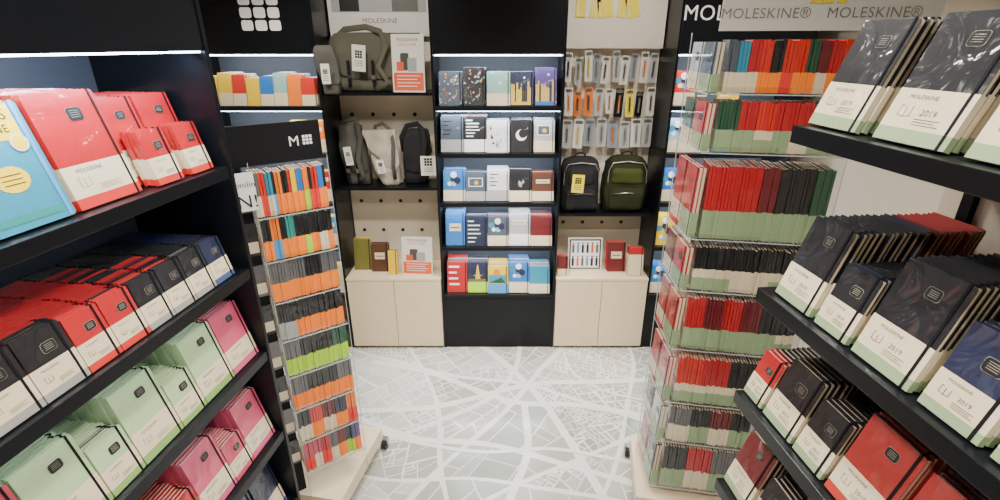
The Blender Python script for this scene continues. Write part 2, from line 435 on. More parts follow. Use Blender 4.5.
# ---------------- aisle shelving ----------------
aL=83.7
FLU=T((-.825,1.5,0))@RZ(aL)
P=[];x0,x1,depth,th,top,fz=-1.35,0,.36,.036,2.5,2.035
for a in (x0-.016,x1): P.append(one('side_panel',lambda m:m.box(a,a+.016,-.004,depth+.02,0,top,BLACK,bev=.002)))
P.append(one('back_panel',lambda m:m.box(x0,x1,depth,depth+.02,0,top,NAVYP)))
for z in (1.71,1.37,1.05,.693,.35): P.append(one('shelf',lambda m:m.box(x0+.001,x1-.001,0,depth-.001,z-th,z,BLACK,bev=.0015)))
P.append(one('plinth',lambda m:m.box(x0+.001,x1-.001,.03,.05,0,.09,BLACKM)))
P.append(one('fascia',lambda m:m.box(x0+.001,x1-.001,0,.02,fz,top-.001,BLACK)))
P.append(one('light_strip',lambda m:m.box(x0+.01,x1-.01,.004,.016,fz-.005,fz-.0005,LEDH)))
for z in (1.71,1.37,1.05,.693): P.append(one('shelf_light',lambda m:m.box(x0+.01,x1-.01,.035,.043,z-th-.005,z-th-.0005,LED)))
thing('shelf_unit',P,FLU,'tall black laminate wall shelving filled with notebook stacks','shelf unit',empty=True)
g='notebooks on the dark lit shelving'
def LS(s,off,z,w,h,t,n,cols,**k):
    k.setdefault('band','tint')
    stack(FLU,-s-w/2,off,z,w,h,t,n,cols,k.pop('lean',14),g,**k)
LS(.035,.022,1.71,.088,.14,.0125,3,['red'],bf=.5)
LS(.16,.022,1.71,.088,.14,.0125,3,['red'],bf=.5)
LS(.025,.075,1.71,.125,.22,.013,12,['red'],bf=.42)
LS(.158,.075,1.71,.125,.22,.013,12,['red'],bf=.42)
LS(.295,.035,1.71,.17,.25,.013,14,['red'],bf=.38)
o_=.03
k7=['black','black','red','black','black','red','red','black','maroon','red','red','black']
G2=.0024
LS(.018+o_,.02,1.37,.085,.135,.0090,25,['navy','navy','black','black','navy'],bf=.5,gap=G2)
LS(.107+o_,.02,1.37,.085,.135,.0090,25,['black','black','grey','black'],bf=.5,gap=G2)
LS(.196+o_,.02,1.37,.085,.135,.0090,25,k7,bf=.5,gap=G2)
LS(.285+o_,.02,1.37,.085,.135,.0090,25,k7[3:]+k7,bf=.5,gap=G2)
LS(.374+o_,.02,1.37,.085,.135,.0090,25,['red','red','black','red'],bf=.5,gap=G2)
LS(.463+o_,.02,1.37,.085,.135,.0090,25,['red'],bf=.5,gap=G2)
LS(.552+o_,.02,1.37,.10,.145,.0095,24,['black','black','black','red','red'],bf=.5,gap=G2)
LS(.656+o_,.02,1.37,.10,.145,.0095,24,['black','red','red'],bf=.5,gap=G2)
LS(.760+o_,.02,1.37,.10,.145,.0095,22,['red'],bf=.5,gap=G2)
LS(.012,.022,1.05,.135,.21,.011,20,['pink','pink','rose'],bf=.40)
LS(.152,.022,1.05,.135,.21,.011,20,['green'],bf=.40)
LS(.292,.022,1.05,.095,.14,.0095,24,['green'],bf=.5,gap=.002)
LS(.392,.022,1.05,.135,.21,.011,20,['green'],bf=.42)
LS(.532,.022,1.05,.095,.14,.0095,24,['green','green','grey','green'],bf=.5,gap=.002)
LS(.632,.022,1.05,.135,.20,.011,20,['green'],bf=.42)
LS(.772,.022,1.05,.135,.20,.012,16,['rose'],bf=.42)
LS(.012,.025,.693,.135,.21,.011,18,['pink'],bf=.42)
LS(.152,.025,.693,.095,.14,.0100,22,['rose','pink'],bf=.5)
LS(.252,.025,.693,.135,.21,.011,18,['pink','pink','rose'],bf=.42)
LS(.392,.025,.693,.095,.14,.0110,18,['red'],bf=.5)
LS(.02,.03,.35,.13,.21,.014,8,['navy'],bf=.42)
LS(.16,.03,.35,.13,.21,.014,8,['navy','black'],bf=.42)
def comic():
    w,h,t=.175,.24,.02
    P=book(w,h,t,'skyblue',None,.4,0)[:]
    CY=mat('comic_yellow',(.85,.58,.02),.4,coat=.6)
    m=MB(); y=-.0006
    m.rect(-w/2+.004,w/2-.02,h*.70,h*.985,y,CY)
    m.text('PEANUTS',-.012,h*.86,.031,y-.0004,INK); m.text('MOLESKINE',-.012,h*.76,.022,y-.0004,INK)
    m.flat([(w*.02+.028*math.cos(a*.3927)*1.2,h*.40+.026*math.sin(a*.3927)) for a in range(16)],y,CY)
    for q in range(3): m.box(w*.02-.020,w*.02+.020,y-.0006,y-.0003,h*.40+.008-.009*q,h*.40+.0095-.009*q,INK)
    m.rect(-w*.42,w*.38,h*.06,h*.12,y,C('teal'))
    P.append(('cover_print',m.build('cover_print')))
    m=MB(); m.disc(w*.30,h*.67,.018,-.0022,BANDC); m.disc(w*.30,h*.67,.013,-.0025,CY)
    P.append(('round_sticker',m.build('round_sticker')))
    m=MB(); x=w/2-.012; m.box(x-.004,x+.004,-.0019,-.0007,.001,h+.0006,BLUEB); P.append(('elastic_strap',m.build('elastic_strap')))
    return P
cp=comic()
for i in range(5):
    M=FLU@T((-.482-.0875,.03+i*.0225,1.71+.006))@RX(-14)
    p=cp if i==0 else book(.175,.24,.02,'yellow',None,.4,0)
    place(p,M,g,'oversized sky-blue and yellow illustrated notebook leaning on top shelf' if i==0 else 'oversized yellow notebook behind the illustrated one on top shelf',.04 if i==0 else .0005,.24)
for i in range(2):
    M=FLU@T((-.69-.0875,.03+i*.0225,1.71+.006))@RX(-14)
    place(book(.175,.24,.02,'yellow',None,.4,1),M,g,'oversized yellow notebook leaning on top shelf',.03 if i==0 else .0005,.24)

aR=-85.2
FRU=T((.62,1.08,0))@RZ(aR)
DR=.40
P=[one('back_panel',lambda m:m.box(.0,1.05,DR,DR+.02,0,2.5,CREAM))]
for x in (.06,.56,1.0): P.append(one('upright',lambda m:m.box(x,x+.025,DR-.016,DR-.0005,0,2.45,BLACK)))
for z in (1.893,1.511,1.208,.90,.55):
    P.append(one('shelf',lambda m:m.box(0,1.05,0,DR-.018,z-.036,z,BLACK,bev=.0015)))
thing('shelf_unit',P,FRU,'open black shelving with free ends, holding rows of planners','shelf unit',empty=True)
g='planners on the open black shelving'
def RS(s,off,z,w,h,t,n,cols,**k):
    k.setdefault('band','planner'); k.setdefault('style','planner')
    stack(FRU,s+w/2,off,z,w,h,t,n,cols,k.pop('lean',17),g,where='open black shelving',gap=k.pop('gap',.0035),**k)
RS(.005,.03,1.893,.13,.21,.0105,18,['black'],bf=.42,lean=20)
RS(.180,.03,1.893,.14,.215,.0105,18,['black'],bf=.42,lean=20)
RS(.355,.03,1.893,.13,.21,.0105,15,['black'],bf=.42,lean=20)
bk=['black']*9
RS(.035,.022,1.511,.118,.195,.0105,20,bk+['black','navy','navy','maroon','brick'],bf=.42)
RS(.172,.022,1.511,.088,.14,.0095,22,['black','navy']+bk+['maroon','brick'],bf=.48)
RS(.278,.022,1.511,.125,.20,.0105,20,bk+['navy','black','brick','maroon','black'],bf=.42)
RS(.425,.022,1.511,.10,.155,.0100,20,['navy','navy']+bk+['brick','maroon'],bf=.45)
RS(.545,.022,1.511,.10,.155,.0100,16,['navy','black'],bf=.45)
RS(.005,.02,1.208,.075,.13,.0095,21,['red','brick','maroon','black'],bf=.48)
RS(.093,.02,1.208,.105,.165,.0105,20,['black'],bf=.45)
RS(.21,.02,1.208,.09,.14,.0095,21,['black'],bf=.48)
RS(.315,.02,1.208,.12,.19,.0115,18,['brick','brick','brick','brick','maroon'],bf=.42,band='tint')
RS(.452,.02,1.208,.11,.18,.012,15,['brick','maroon'],bf=.42,band='tint')
RS(.005,.02,.90,.11,.18,.0110,18,['maroon','black','black'],bf=.42)
RS(.13,.02,.90,.09,.14,.0100,19,['black'],bf=.5)
RS(.235,.02,.90,.12,.19,.013,14,['brick','black'],bf=.42)

# ---------------- tower displays ----------------
def caster(x,y):
    m=MB(); m.cyl((x,y,.032),.031,.024,'X',RUBBER); m.cyl((x,y,.032),.012,.028,'X',METAL)
    m.box(x-.020,x+.020,y-.014,y+.014,.064,.070,METAL); m.box(x-.020,x-.0155,y-.012,y+.012,.026,.066,METAL); m.box(x+.0155,x+.020,y-.012,y+.012,.026,.066,METAL)
    return m
def quad(m,a,b,c,d,mt): m.add([a,b,c,d],[(0,1,2,3)],mt)
def tower(F,w,d,rows,baseF,bw,bd,label,header,top,sides=(0,1)):
    P=[]
    BM=F.inverted()@baseF
    P.append(one('base',lambda m:m.box(0,bw,0,bd,.071,.145,MAPLE,M=BM)))
    for (x,y) in ((.0,.03),(bw-.01,.03),(-.005,bd+.005),(bw+.005,bd+.01)):
        c=caster(x,y)
        for vv in range(len(c.v)): c.v[vv]=tuple(BM@Vector(c.v[vv]))
        P.append(('caster',c.build('caster')))
    for z in rows:
        def tr(m):
            quad(m,(0,0,z-.001),(w,0,z-.001),(w,d,z-.001),(0,d,z-.001),ACR)
            quad(m,(0,-.002,z-.004),(w,-.002,z-.004),(w,-.002,z+.02),(0,-.002,z+.02),ACR)
            m.box(-.001,w+.001,-.003,-.001,z-.005,z-.001,ACRE)
        P.append(one('tray',tr))
    for k in sides:
        x=(-.004,w+.004)[k]
        P.append(one('side_panel',lambda m:(quad(m,(x,0,.145),(x,d,.145),(x,d,top),(x,0,top),ACR),m.box(x-.001,x+.001,-.002,0,.145,top,ACRE))))
    P+=header
    return thing('tower_display',P,F,label,'display stand',empty=True)
aT=36
FT=T((-.848,1.687,0))@RZ(aT)@T((-.008,0,0))
baseF=T((-1.20,1.745,0))@RZ(-10)
rl=[1.478-.1705*i for i in range(8)]
def hdL(m):
    m.box(-.06,.262,.03,.045,1.66,1.80,BLACKM,bev=.002)
    m.text('M',.165,1.715,.05,.0285,WHITE); logo(m,.212,1.733,.036,.0285,WHITE)
tower(FT,.262,.13,rl,baseF,.49,.47,'clear acrylic tower of pocket notebooks on a wheeled maple base',[one('header_sign',hdL)],1.68)
g='pocket notebooks in the tower with black sign'
combos=[
 [('grey','ivory'),('scarlet','red'),('skyblue','ivory'),('black','blue'),('orange','orange'),('black','orange'),('scarlet','orange'),('yellow','orange'),('blue','orange'),('orange','lime'),('black','red'),('scarlet','red'),('blue','orange'),('black','orange')],
 [('black','orange'),('orange','blue'),('black','orange'),('teal','orange'),('black','orange'),('black','lime'),('black','orange'),('black','ivory'),('black','orange')],
 [('grey','orange'),('grey','orange'),('black','orange'),('grey','orange')],
 [('black','grey'),('black','orange'),('black','orange'),('black','orange')],
 [('grey','lime'),('black','lime'),('black','lime'),('forest','lime')],
 [('grey','orange'),('black','orange'),('black','orange'),('grey','orange')],
 [('black','ivory'),('scarlet','orange'),('maroon','ivory'),('navy','orange'),('orange','red')],
 [('rose','red'),('rose','ivory'),('red','red'),('grey','ivory'),('maroon','orange'),('navy','lime'),('purple','orange')]]
for z,cs in zip(rl,combos):
    row(FT,.001,.261,.004,z,.09,.160,.0092,cs,g,'ivory',.48)
def strip():
    P=[one('carrier_strip',lambda m:m.box(-.060,-.012,.03,.034,.18,1.64,BLACKM))]
    for k in range(8):
        z=1.50-.165*k
        def card(m):
            m.prism(rrect(-.060,-.010,z,z+.125,.005),.024,.0295,C('black' if k%2 else 'grey'))
            if k: m.flat(rrect(-.056,-.014,z+.012,z+.055,.003),.0230,BANDC)
        P.append(one('hanging_pack',card))
    P.append(one('lettered_card',lambda m:(m.prism(rrect(-.060,.006,1.515,1.65,.004),-.008,-.006,WHITE),m.text('N!',-.025,1.528,.064,-.0105,INK),m.text('smilin',-.027,1.600,.028,-.0105,INK))))
    return P
thing('clip_strip',strip(),FT,'narrow black strip of small hanging packs beside acrylic tower','display strip',empty=True)
FR=T((.685,1.70,0))@RZ(-10)
rr=[1.905,1.713,1.40,1.19,.93,.67,.46,.20]
SIGN=mat('frosted_sign',(.52,.505,.455),.3,emit=.08)
def hdR(m): m.box(-.004,.60,-.004,.0,2.09,2.30,SIGN)
def hdY(m):
    YG=mat('header_yellow',(.78,.62,.03),.5)
    for i,(a,w_,s_) in enumerate(((.255,.03,8),(.290,.030,-6),(.325,.025,12))):
        m.prism([(-w_/2,0),(w_/2,0),(w_/2,.07),(-w_/2,.07)],-.008,-.0055,YG,M=T((a,0,2.165))@RY(s_))
SFl=T((-.003,.0,0))@RZ(-90+8)
P_=[]
P_.append(one('side_rail',lambda m:m.box(-.252,-.249,-.004,-.001,.145,2.09,ACRE,M=SFl)))
P_.append(one('side_sheet',lambda m:m.add([(-.25,-.010,.15),(-.002,-.010,.15),(-.002,-.010,2.08),(-.25,-.010,2.08)],[(0,1,2,3)],ACR,M=SFl)))
for z in rr:
    P_.append(one('side_ledge',lambda m:(m.add([(-.25,-.004,z-.001),(-.002,-.004,z-.001),(-.002,.03,z-.001),(-.25,.03,z-.001)],[(0,1,2,3)],ACR,M=SFl),m.box(-.25,-.002,-.005,-.003,z-.005,z-.001,ACRE,M=SFl))))
tower(FR,.45,.28,rr,FR@T((-.06,-.03,0)),.60,.40,'tall clear acrylic tower of notebooks on a wheeled maple base',[one('header_sign',hdR),one('header_picture',hdY),one('header_lettering',lambda m:m.text('MOLESKINE®',.122,2.125,.041,-.006,SOFTG)),one('header_lettering',lambda m:m.text('MOLESKINE®',.420,2.125,.041,-.006,SOFTG))]+P_,2.09,sides=(1,))
g='notebooks in the tall acrylic tower'
rc=[
 (.10,.160,[('slate','ivory'),('skyblue','ivory'),('red','ivory'),('scarlet','orange'),('black','orange'),('scarlet','red'),('scarlet','orange'),('forest','orange'),('maroon','ivory'),('red','orange'),('scarlet','red'),('black','orange')],.40),
 (.10,.165,[('forest','sage'),('red','sage'),('scarlet','mixed'),('red','sage'),('red','ivory'),('forest','sage'),('red','sage')],.45),
 (.13,.265,[('red','sage'),('red','sage'),('red','sage'),('maroon','sage'),('black','sage'),('black','sage'),('forest','sage')],.40),
 (.12,.175,[('black','mixed'),('black','ivory'),('black','mixed')],.5),
 (.13,.225,[('red','sage'),('maroon','sage'),('red','sage'),('maroon','sage'),('black','sage'),('black','mixed')],.42),
 (.13,.215,[('scarlet','mixed'),('red','mixed'),('black','mixed'),('forest','sage')],.42),
 (.12,.175,[('grey','ivory'),('black','sage'),('maroon','ivory'),('black','sage'),('lightgrey','ivory')],.5),
 (.13,.225,[('black','sage'),('red','ivory'),('grey','sage'),('black','ivory')],.45)]
for z,(w,h,cs,bf) in zip(rr,rc):
    row(FR,.037,.448,.004,z,w,h,.0098,cs,g,'sage',bf)
SF=FR@SFl
sc=['slate','red','red','red','red','rose','lightgrey','black']; s2=['lightgrey','forest','red','maroon','red','red','black','rose']
for z,c,c2,(w,h,_,_) in zip(rr,sc,s2,rc):
    stack(SF,-.062,.0,z,.115,h*.96,.012,2,[c],2,'face-out notebooks on the tall tower side',det=2,where='tower tray',bf=.36,band='sage')
    stack(SF,-.185,.0,z,.115,h*.96,.012,2,[c2],2,'face-out notebooks on the tall tower side',det=2,where='tower tray',bf=.36,band='tint')

# ---------------- back wall fixtures ----------------
YF=3.12
SLATE=mat('slate_back',(.10,.112,.135),.5)
def back_unit(x0,x1,shelves,label,fasc=None):
    P=[];d=.33
    for a in (x0,x1-.015): P.append(one('side_panel',lambda m:m.box(a,a+.015,YF,YF+d,0,2.7,BLACK)))
    P.append(one('back_panel',lambda m:m.box(x0+.015,x1-.015,YF+d-.02,YF+d,0,2.7,SLATE)))
    for z in shelves: P.append(one('shelf',lambda m:m.box(x0+.016,x1-.016,YF,YF+d-.021,z-.026,z,BLACK)))
    P.append(one('fascia',lambda m:m.box(x0+.016,x1-.016,YF-.001,YF+.03,2.0,2.7,BLACK)))
    P.append(one('plinth_front',lambda m:m.box(x0+.016,x1-.016,YF+.004,YF+.02,0.0,shelves[-1]-.03,BLACK)))
    for z in [2.0]+shelves[:-1]:
        P.append(one('light_strip',lambda m:m.box(x0+.02,x1-.02,YF+.030,YF+.044,z-.032,z-.0265,LEDH) if z<1.99 else m.box(x0+.02,x1-.02,YF+.035,YF+.05,z-.010,z-.002,LED)))
    if fasc: P.append(one('sign_lettering',fasc))
    for z in [2.0-.012]+[q-.034 for q in shelves[:-1]]:
        ld=bpy.data.lights.new('strip_light','AREA'); ld.shape='RECTANGLE'; ld.size=x1-x0-.06; ld.size_y=.015; ld.energy=2.2; ld.color=(.86,.93,1)
        o=bpy.data.objects.new('strip_light',ld); COL.objects.link(o); o.location=((x0+x1)/2,YF+.05,z-.002); o.rotation_euler=(math.radians(18),0,0)
    return thing('display_cabinet',P,Matrix.Identity(4),label,'display cabinet',empty=True)
SH=[1.705,1.42,1.10,.79,.43]
back_unit(-.405,.385,SH,'tall black display cabinet with five lit shelves of notebooks')
def fl(m):
    for i in range(3):
        for j in range(3):
            x=-1.47+i*.079; z=2.125+j*.066
            m.flat(rrect(x,x+.066,z,z+.055,.014),YF-.003,WHITE)
back_unit(-1.82,-1.065,SH,'tall black display cabinet with white grid emblem on its fascia',fl)
def fr(m): m.text('MOLESKINE',1.035,2.18,.112,YF-.003,WHITE,'LEFT')
back_unit(1.026,1.82,SH,'tall black display cabinet with white lettering on its fascia',fr)
I4=Matrix.Identity(4)
def BS(x,z,w,h,t,n,cols,grp,band=None,bf=.4,det=0,lean=12,y=3.15,art=None):
    stack(I4,x,y,z,w,h,t,n,cols,lean,grp,band=band,bf=bf,det=det,where='lit cabinet shelf',art=art)
cen=[
 [('slate',None,'specks'),('black',None,'specks'),('mint','ivory',None),('navy',None,'skyline'),('purple',None,'skyline_dusk')],
 [('slate','grey','darkwords'),('black','white','words'),('white',None,'sketch'),('black',None,'moon'),('lightgrey','ivory','window')],
 [('blue','ivory','swirl'),('slate','grey','window'),('white','grey','darkwords'),('black','ivory','sketch'),('brown','ivory','label')],
 [('blue',None,'label'),('navy',None,'words'),('slate','ivory','swirl'),('lightgrey','white','label'),('maroon','ivory',None)],
 [('red',None,'hope'),('navy','lime','tower'),('yellow','blue','sun'),('blue','ivory','swirl'),('skyblue','ivory',None)]]
RV=random.Random(3)
for k,(z,rw) in enumerate(zip(SH,cen)):
    for i,(c,b,a) in enumerate(rw):
        hh=.218 if k!=2 else .20
        n=RV.choice([7,8,9]); alt=RV.choice(['black','white','slate','red',c])
        BS(-.300+i*.1445+RV.uniform(-.002,.002),z,.140 if RV.random()<.75 else .128,hh-RV.choice([0,0,.022]),.015,n,[c,c,alt,c,'lightgrey',c],'notebooks in the central lit cabinet',b,.36,det=1,art=a,y=3.135+RV.uniform(0,.02))
lt=['yellow','yellow','scarlet','yellow','blue','mint','orange','scarlet']
for i,c in enumerate(lt):
    BS(-1.738+i*.083,SH[0],.078,[.17,.19,.18,.16][i%4],.012,13,[c,c,c,'scarlet' if i>4 else 'yellow',c,c,'white'],'notebooks in the emblem cabinet','ivory' if i%3 else None,.4,y=3.14,lean=9)
lf=[0,[('scarlet','ivory'),('orange','ivory')],[('mint','ivory'),('red','ivory')],[('orange','ivory'),('skyblue','ivory')],[('red','ivory'),('green','ivory')]]
for k,(z,rw) in enumerate(zip(SH,lf)):
    if not k: continue
    for i,(c,b) in enumerate(rw):
        BS(-1.265+i*.12,z,.115,.19,.013,6,[c,c,'yellow'],'notebooks in the emblem cabinet',b,.42,art='label' if i%2 else 'darkwords')
rg=[[('scarlet','ivory'),('slate',None),('yellow',None)],[('paleblue','ivory'),('red','ivory'),('blue',None)],[('blue','ivory'),('paleblue',None),('orange',None)],[('yellow',None),('lightgrey','ivory'),('navy',None)],[('blue','ivory'),('navy','ivory'),('red',None)]]
for k,(z,rw) in enumerate(zip(SH,rg)):
    for i,(c,b) in enumerate(rw):
        BS(1.115+i*.135,z,.130,.20,.014,6,[c],'notebooks in the lettered cabinet',b,.38,art='words' if i else 'swirl')

def low_cab(x0,x1,label):
    y0,y1,h=3.105,3.44,.562; xm=(x0+x1)/2
    P=[one('body',lambda m:m.box(x0,x1,y0+.018,y1,.02,h-.018,MAPLE)),
       one('top_board',lambda m:m.box(x0-.002,x1+.002,y0,y1,h-.018,h,MAPLE,bev=.0015)),
       one('plinth',lambda m:m.box(x0+.02,x1-.02,y0+.03,y1-.01,0,.02,BLACKM))]
    for a,b in ((x0+.002,xm-.002),(xm+.002,x1-.002)):
        P.append(one('door',lambda m:m.box(a,b,y0,y0+.0175,.022,h-.022,MAPLE,bev=.001)))
    thing('low_cabinet',P,I4,label,'cabinet',empty=True)
low_cab(-1.06,-.41,'pale maple two-door low cabinet under hanging bags')
low_cab(.39,1.022,'pale maple two-door low cabinet under hanging backpacks')
def peg(x0,x1,label,shelves,header,holes):
    y=3.44
    HO=mat('peg_hole',(.03,.022,.015),.8)
    def pb(m):
        m.box(x0,x1,y,y+.02,.563,2.7,CREAM)
        for z in holes:
            k=int((x1-x0-.12)/.14)
            for i in range(k+1): m.cyl((x0+.07+i*.14,y-.0005,z),.013,.003,'Y',HO,n=16)
    P=[one('peg_panel',pb)]
    for z in shelves: P.append(one('shelf',lambda m:m.box(x0+.002,x1-.002,3.20,y-.001,z-.018,z,BLACK)))
    P+=header
    thing('peg_display',P,I4,label,'display panel',empty=True)
PHD=mat('printed_header',(.70,.67,.60),.5)
def hl(m): m.box(-1.055,-.425,3.39,3.438,2.10,2.55,PHD)
def hlt(m): m.text('MOLESKINE',-.74,2.175,.040,3.388,GINK)
def hlp(m):
    m.rect(-1.03,-.45,2.235,2.50,3.388,GREYB); m.rect(-.98,-.86,2.24,2.42,3.387,INK); m.rect(-.66,-.5,2.24,2.38,3.387,GINK)
peg(-1.06,-.41,'cream perforated display panel with black shelves for bags',[1.78,1.18],[one('header_board',hl),one('header_lettering',hlt),one('header_picture',hlp),one('rail',lambda m:m.box(-1.0,-.5,3.384,3.389,2.105,2.12,BLACKM))],[1.02,1.62,.80])
YB=mat('header_yellow',(.78,.62,.03),.5)
def hr(m): m.box(.392,1.018,3.37,3.438,2.03,2.6,mat('cream_header',(.68,.62,.52),.6))
def hrp(m):
    for i,(a,w,s) in enumerate(((.46,.06,0),(.54,.05,12),(.60,.09,-8),(.71,.05,5),(.78,.08,-14))):
        M=T((a+w/2,0,2.205))@RY(s)
        m.prism([(-w/2,0),(w/2,0),(w/2,.11),(-w/2,.11)],3.364,3.369,YB,M=M)
        m.prism([(-w/2+.008,.01),(-w/2+.016,.01),(-w/2+.016,.09),(-w/2+.008,.09)],3.362,3.364,BANDC,M=M)
peg(.389,1.022,'cream perforated display panel hung with pen packs',[1.0],[one('header_board',hr),one('header_picture',hrp)],[1.3,.86])

# ---------------- pen packs ----------------
RP=random.Random(5)
def pack(x,z,w,h,card,tip,y=3.385):
    P=[one('blister_card',lambda m:m.prism(rrect(-w/2,w/2,0,h,.006),0,.0015,card))]
    def blis(m):
        m.loft([(h*.12,0,-.006,w*.18,.006),(h*.16,0,-.007,w*.24,.008),(h*.78,0,-.007,w*.24,.008),(h*.82,0,-.006,w*.18,.006)],ACR,n=16)
    def pen(m):
        m.cyl((0,-.007,h*.45),.0055,h*.5,'Z',tip,n=12); m.cyl((0,-.007,h*.73),.003,h*.06,'Z',METAL,n=12); m.cyl((0,-.007,h*.185),.0045,h*.03,'Z',METAL,n=12,r2=.002)
    P+=[one('blister',blis),one('pen',pen),one('card_print',lambda m:m.flat(rrect(-w*.4,w*.4,h*.84,h*.95,.003),-.0006,GINK))]
    P.append(one('hook',lambda m:m.tube([(0,3.40-y+.03,h*.97),(0,-.02,h*.97),(0,-.028,h*.985)],.002,.002,METAL)))
    thing('pen_pack',P,T((x+RP.uniform(-.003,.003),y-RP.uniform(0,.02),z+RP.uniform(-.012,.010)))@T((0,0,h))@RY(RP.uniform(-3,3))@T((0,0,-h)),'carded pen pack hanging from a metal hook','pen pack','carded pens on the cream panel')
GC=mat('pack_grey',(.42,.43,.43),.4); WC=mat('pack_white',(.72,.70,.65),.4); OC=mat('pack_orange',(.75,.16,.02),.4); BC=mat('pack_slate',(.25,.28,.33),.4)
tips=[INK,METAL,YB,METAL,INK,METAL,GINK,METAL,OC]
for i in range(10): pack(.435+i*.060,1.825,[.048,.042,.046][i%3],[.175,.165,.185][i%3],[WC,GC,WC,BC][i%4],tips[i%9])
for i in range(9): pack(.44+i*.066,1.625,[.052,.045,.054][i%3],[.175,.155,.18][i%3],[WC,OC,OC,GC,WC,BLACKM,YB,BLACKM,WC][i],[OC,INK,INK,OC,OC,OC,INK,METAL,INK][i],y=3.37)
for i in range(8): pack(.445+i*.075,1.42,.064,[.185,.19,.175][i%3],[GC,WC,BC,GC,BC,GC,WC,GC][i],tips[(i*2)%9],y=3.375)

# ---------------- bags ----------------
FAB={'charcoal':mat('fabric_charcoal',(.075,.073,.063),.85,bump=.5,scale=400,spec=.2),'olive':mat('fabric_olive',(.020,.023,.009),.85,bump=.5,scale=400,spec=.2),
 'black':mat('fabric_black',(.009,.009,.011),.75,bump=.5,scale=400,spec=.2),'ash':mat('fabric_ash',(.016,.016,.018),.8,bump=.5,scale=400,spec=.2),'stone':mat('fabric_stone',(.42,.38,.31),.9,bump=.6,scale=300,spec=.2),
 'taupe':mat('fabric_taupe',(.105,.100,.073),.85,bump=.5,scale=400,spec=.2),'moss':mat('fabric_moss',(.048,.058,.014),.85,bump=.5,scale=400,spec=.2)}
TAG=mat('tag_card',(.70,.68,.60),.5); TAGY=mat('tag_yellow',(.85,.70,.03),.5)
def tagpart(x,y,z,w,h,mt,tilt=0):
    def f(m):
        M=T((x,y,z))@RY(tilt)
        m.prism(rrect(-w/2,w/2,-h,0,.004),0,.0015,mt,M=M)
        m.tube([(0,0.001,-.006),(.004,.004,.03)],.0008,.0008,INK,n=5,M=M)
        for q in range(3): m.box(-w*.3,w*.3,-.0005,-.0001,-h*.62-q*.012,-h*.62-q*.012+.003,INK,M=M)
        g=w*.15
        for i in range(3):
            for j in range(3):
                xx=-w*.26+i*g*1.2; zz=-h*.50+j*g*1.2
                m.flat([(xx,zz),(xx+g,zz),(xx+g,zz+g),(xx,zz+g)],-.0006,INK,M=M)
    return one('tag',f)
def backpack(x,y,z,w,h,d,fab,label,tag=None,trim=None,low=None,yaw=0):
    f=FAB[fab]; tr=FAB[trim or fab]; lw=FAB[low or fab]; k=dict(wob=.018,sub=4,seed=x*7,n=48)
    P=[one('backpack',lambda m:m.loft([(0,0,0,w*.45,d*.40),(.006,0,0,w*.49,d*.48),(h*.1,0,-.004,w*.50,d*.52),(h*.45,0,-.004,w*.50,d*.5),(h*.78,0,0,w*.48,d*.44),(h*.90,0,.006,w*.44,d*.34),(h*.97,0,.012,w*.36,d*.22),(h,0,.014,w*.26,d*.1)],f,e=4,**k))]
    P.append(one('front_pocket',lambda m:m.loft([(h*.05,0,-d*.5,w*.36,.014),(h*.08,0,-d*.5,w*.40,.028),(h*.38,0,-d*.5,w*.39,.028),(h*.45,0,-d*.48,w*.33,.014)],lw,e=4,**k)))
    P.append(one('upper_pocket',lambda m:m.loft([(h*.52,0,-d*.44,w*.32,.012),(h*.55,0,-d*.44,w*.36,.020),(h*.74,0,-d*.42,w*.34,.020),(h*.80,0,-d*.38,w*.27,.012)],tr,e=4,**k)))
    P.append(one('zipper',lambda m:(m.tube([(-w*.45,-d*.46,h*.5),(-w*.44,-d*.44,h*.76),(-w*.35,-d*.38,h*.89),(0,-d*.37,h*.92),(w*.35,-d*.38,h*.89),(w*.44,-d*.44,h*.76),(w*.45,-d*.46,h*.5)],.0035,.0035,METAL),m.tube([(-w*.34,-d*.5-.030,h*.36),(0,-d*.5-.034,h*.385),(w*.34,-d*.5-.030,h*.36)],.003,.003,METAL))))
    P.append(one('handle',lambda m:m.tube([(-.035,.014,h*.96),(-.03,.012,h+.015),(0,.012,h+.025),(.03,.012,h+.015),(.035,.014,h*.96)],.007,.004,f)))
    for s in (-1,1):
        P.append(one('shoulder_strap',lambda m:m.tube([(s*w*.2,.02,h*.96),(s*w*.36,d*.2,h*.93),(s*w*.48,d*.35,h*.6),(s*w*.51,d*.25,h*.3),(s*w*.46,d*.3,h*.06)],.014,.004,f)))
    if tag: P.append(tagpart(*tag))
    thing('backpack',P,T((x,y,z+.001))@RZ(yaw),label,'backpack')
backpack(.538,3.32,1.0,.26,.36,.16,'ash','near-black backpack with yellow tag on black shelf',(-.03,-.135,.27,.08,.12,TAGY,3),yaw=2)
backpack(.848,3.32,1.0,.28,.37,.16,'olive','black-olive backpack with moss-green upper pocket on black shelf',None,trim='moss',low='olive',yaw=-3)
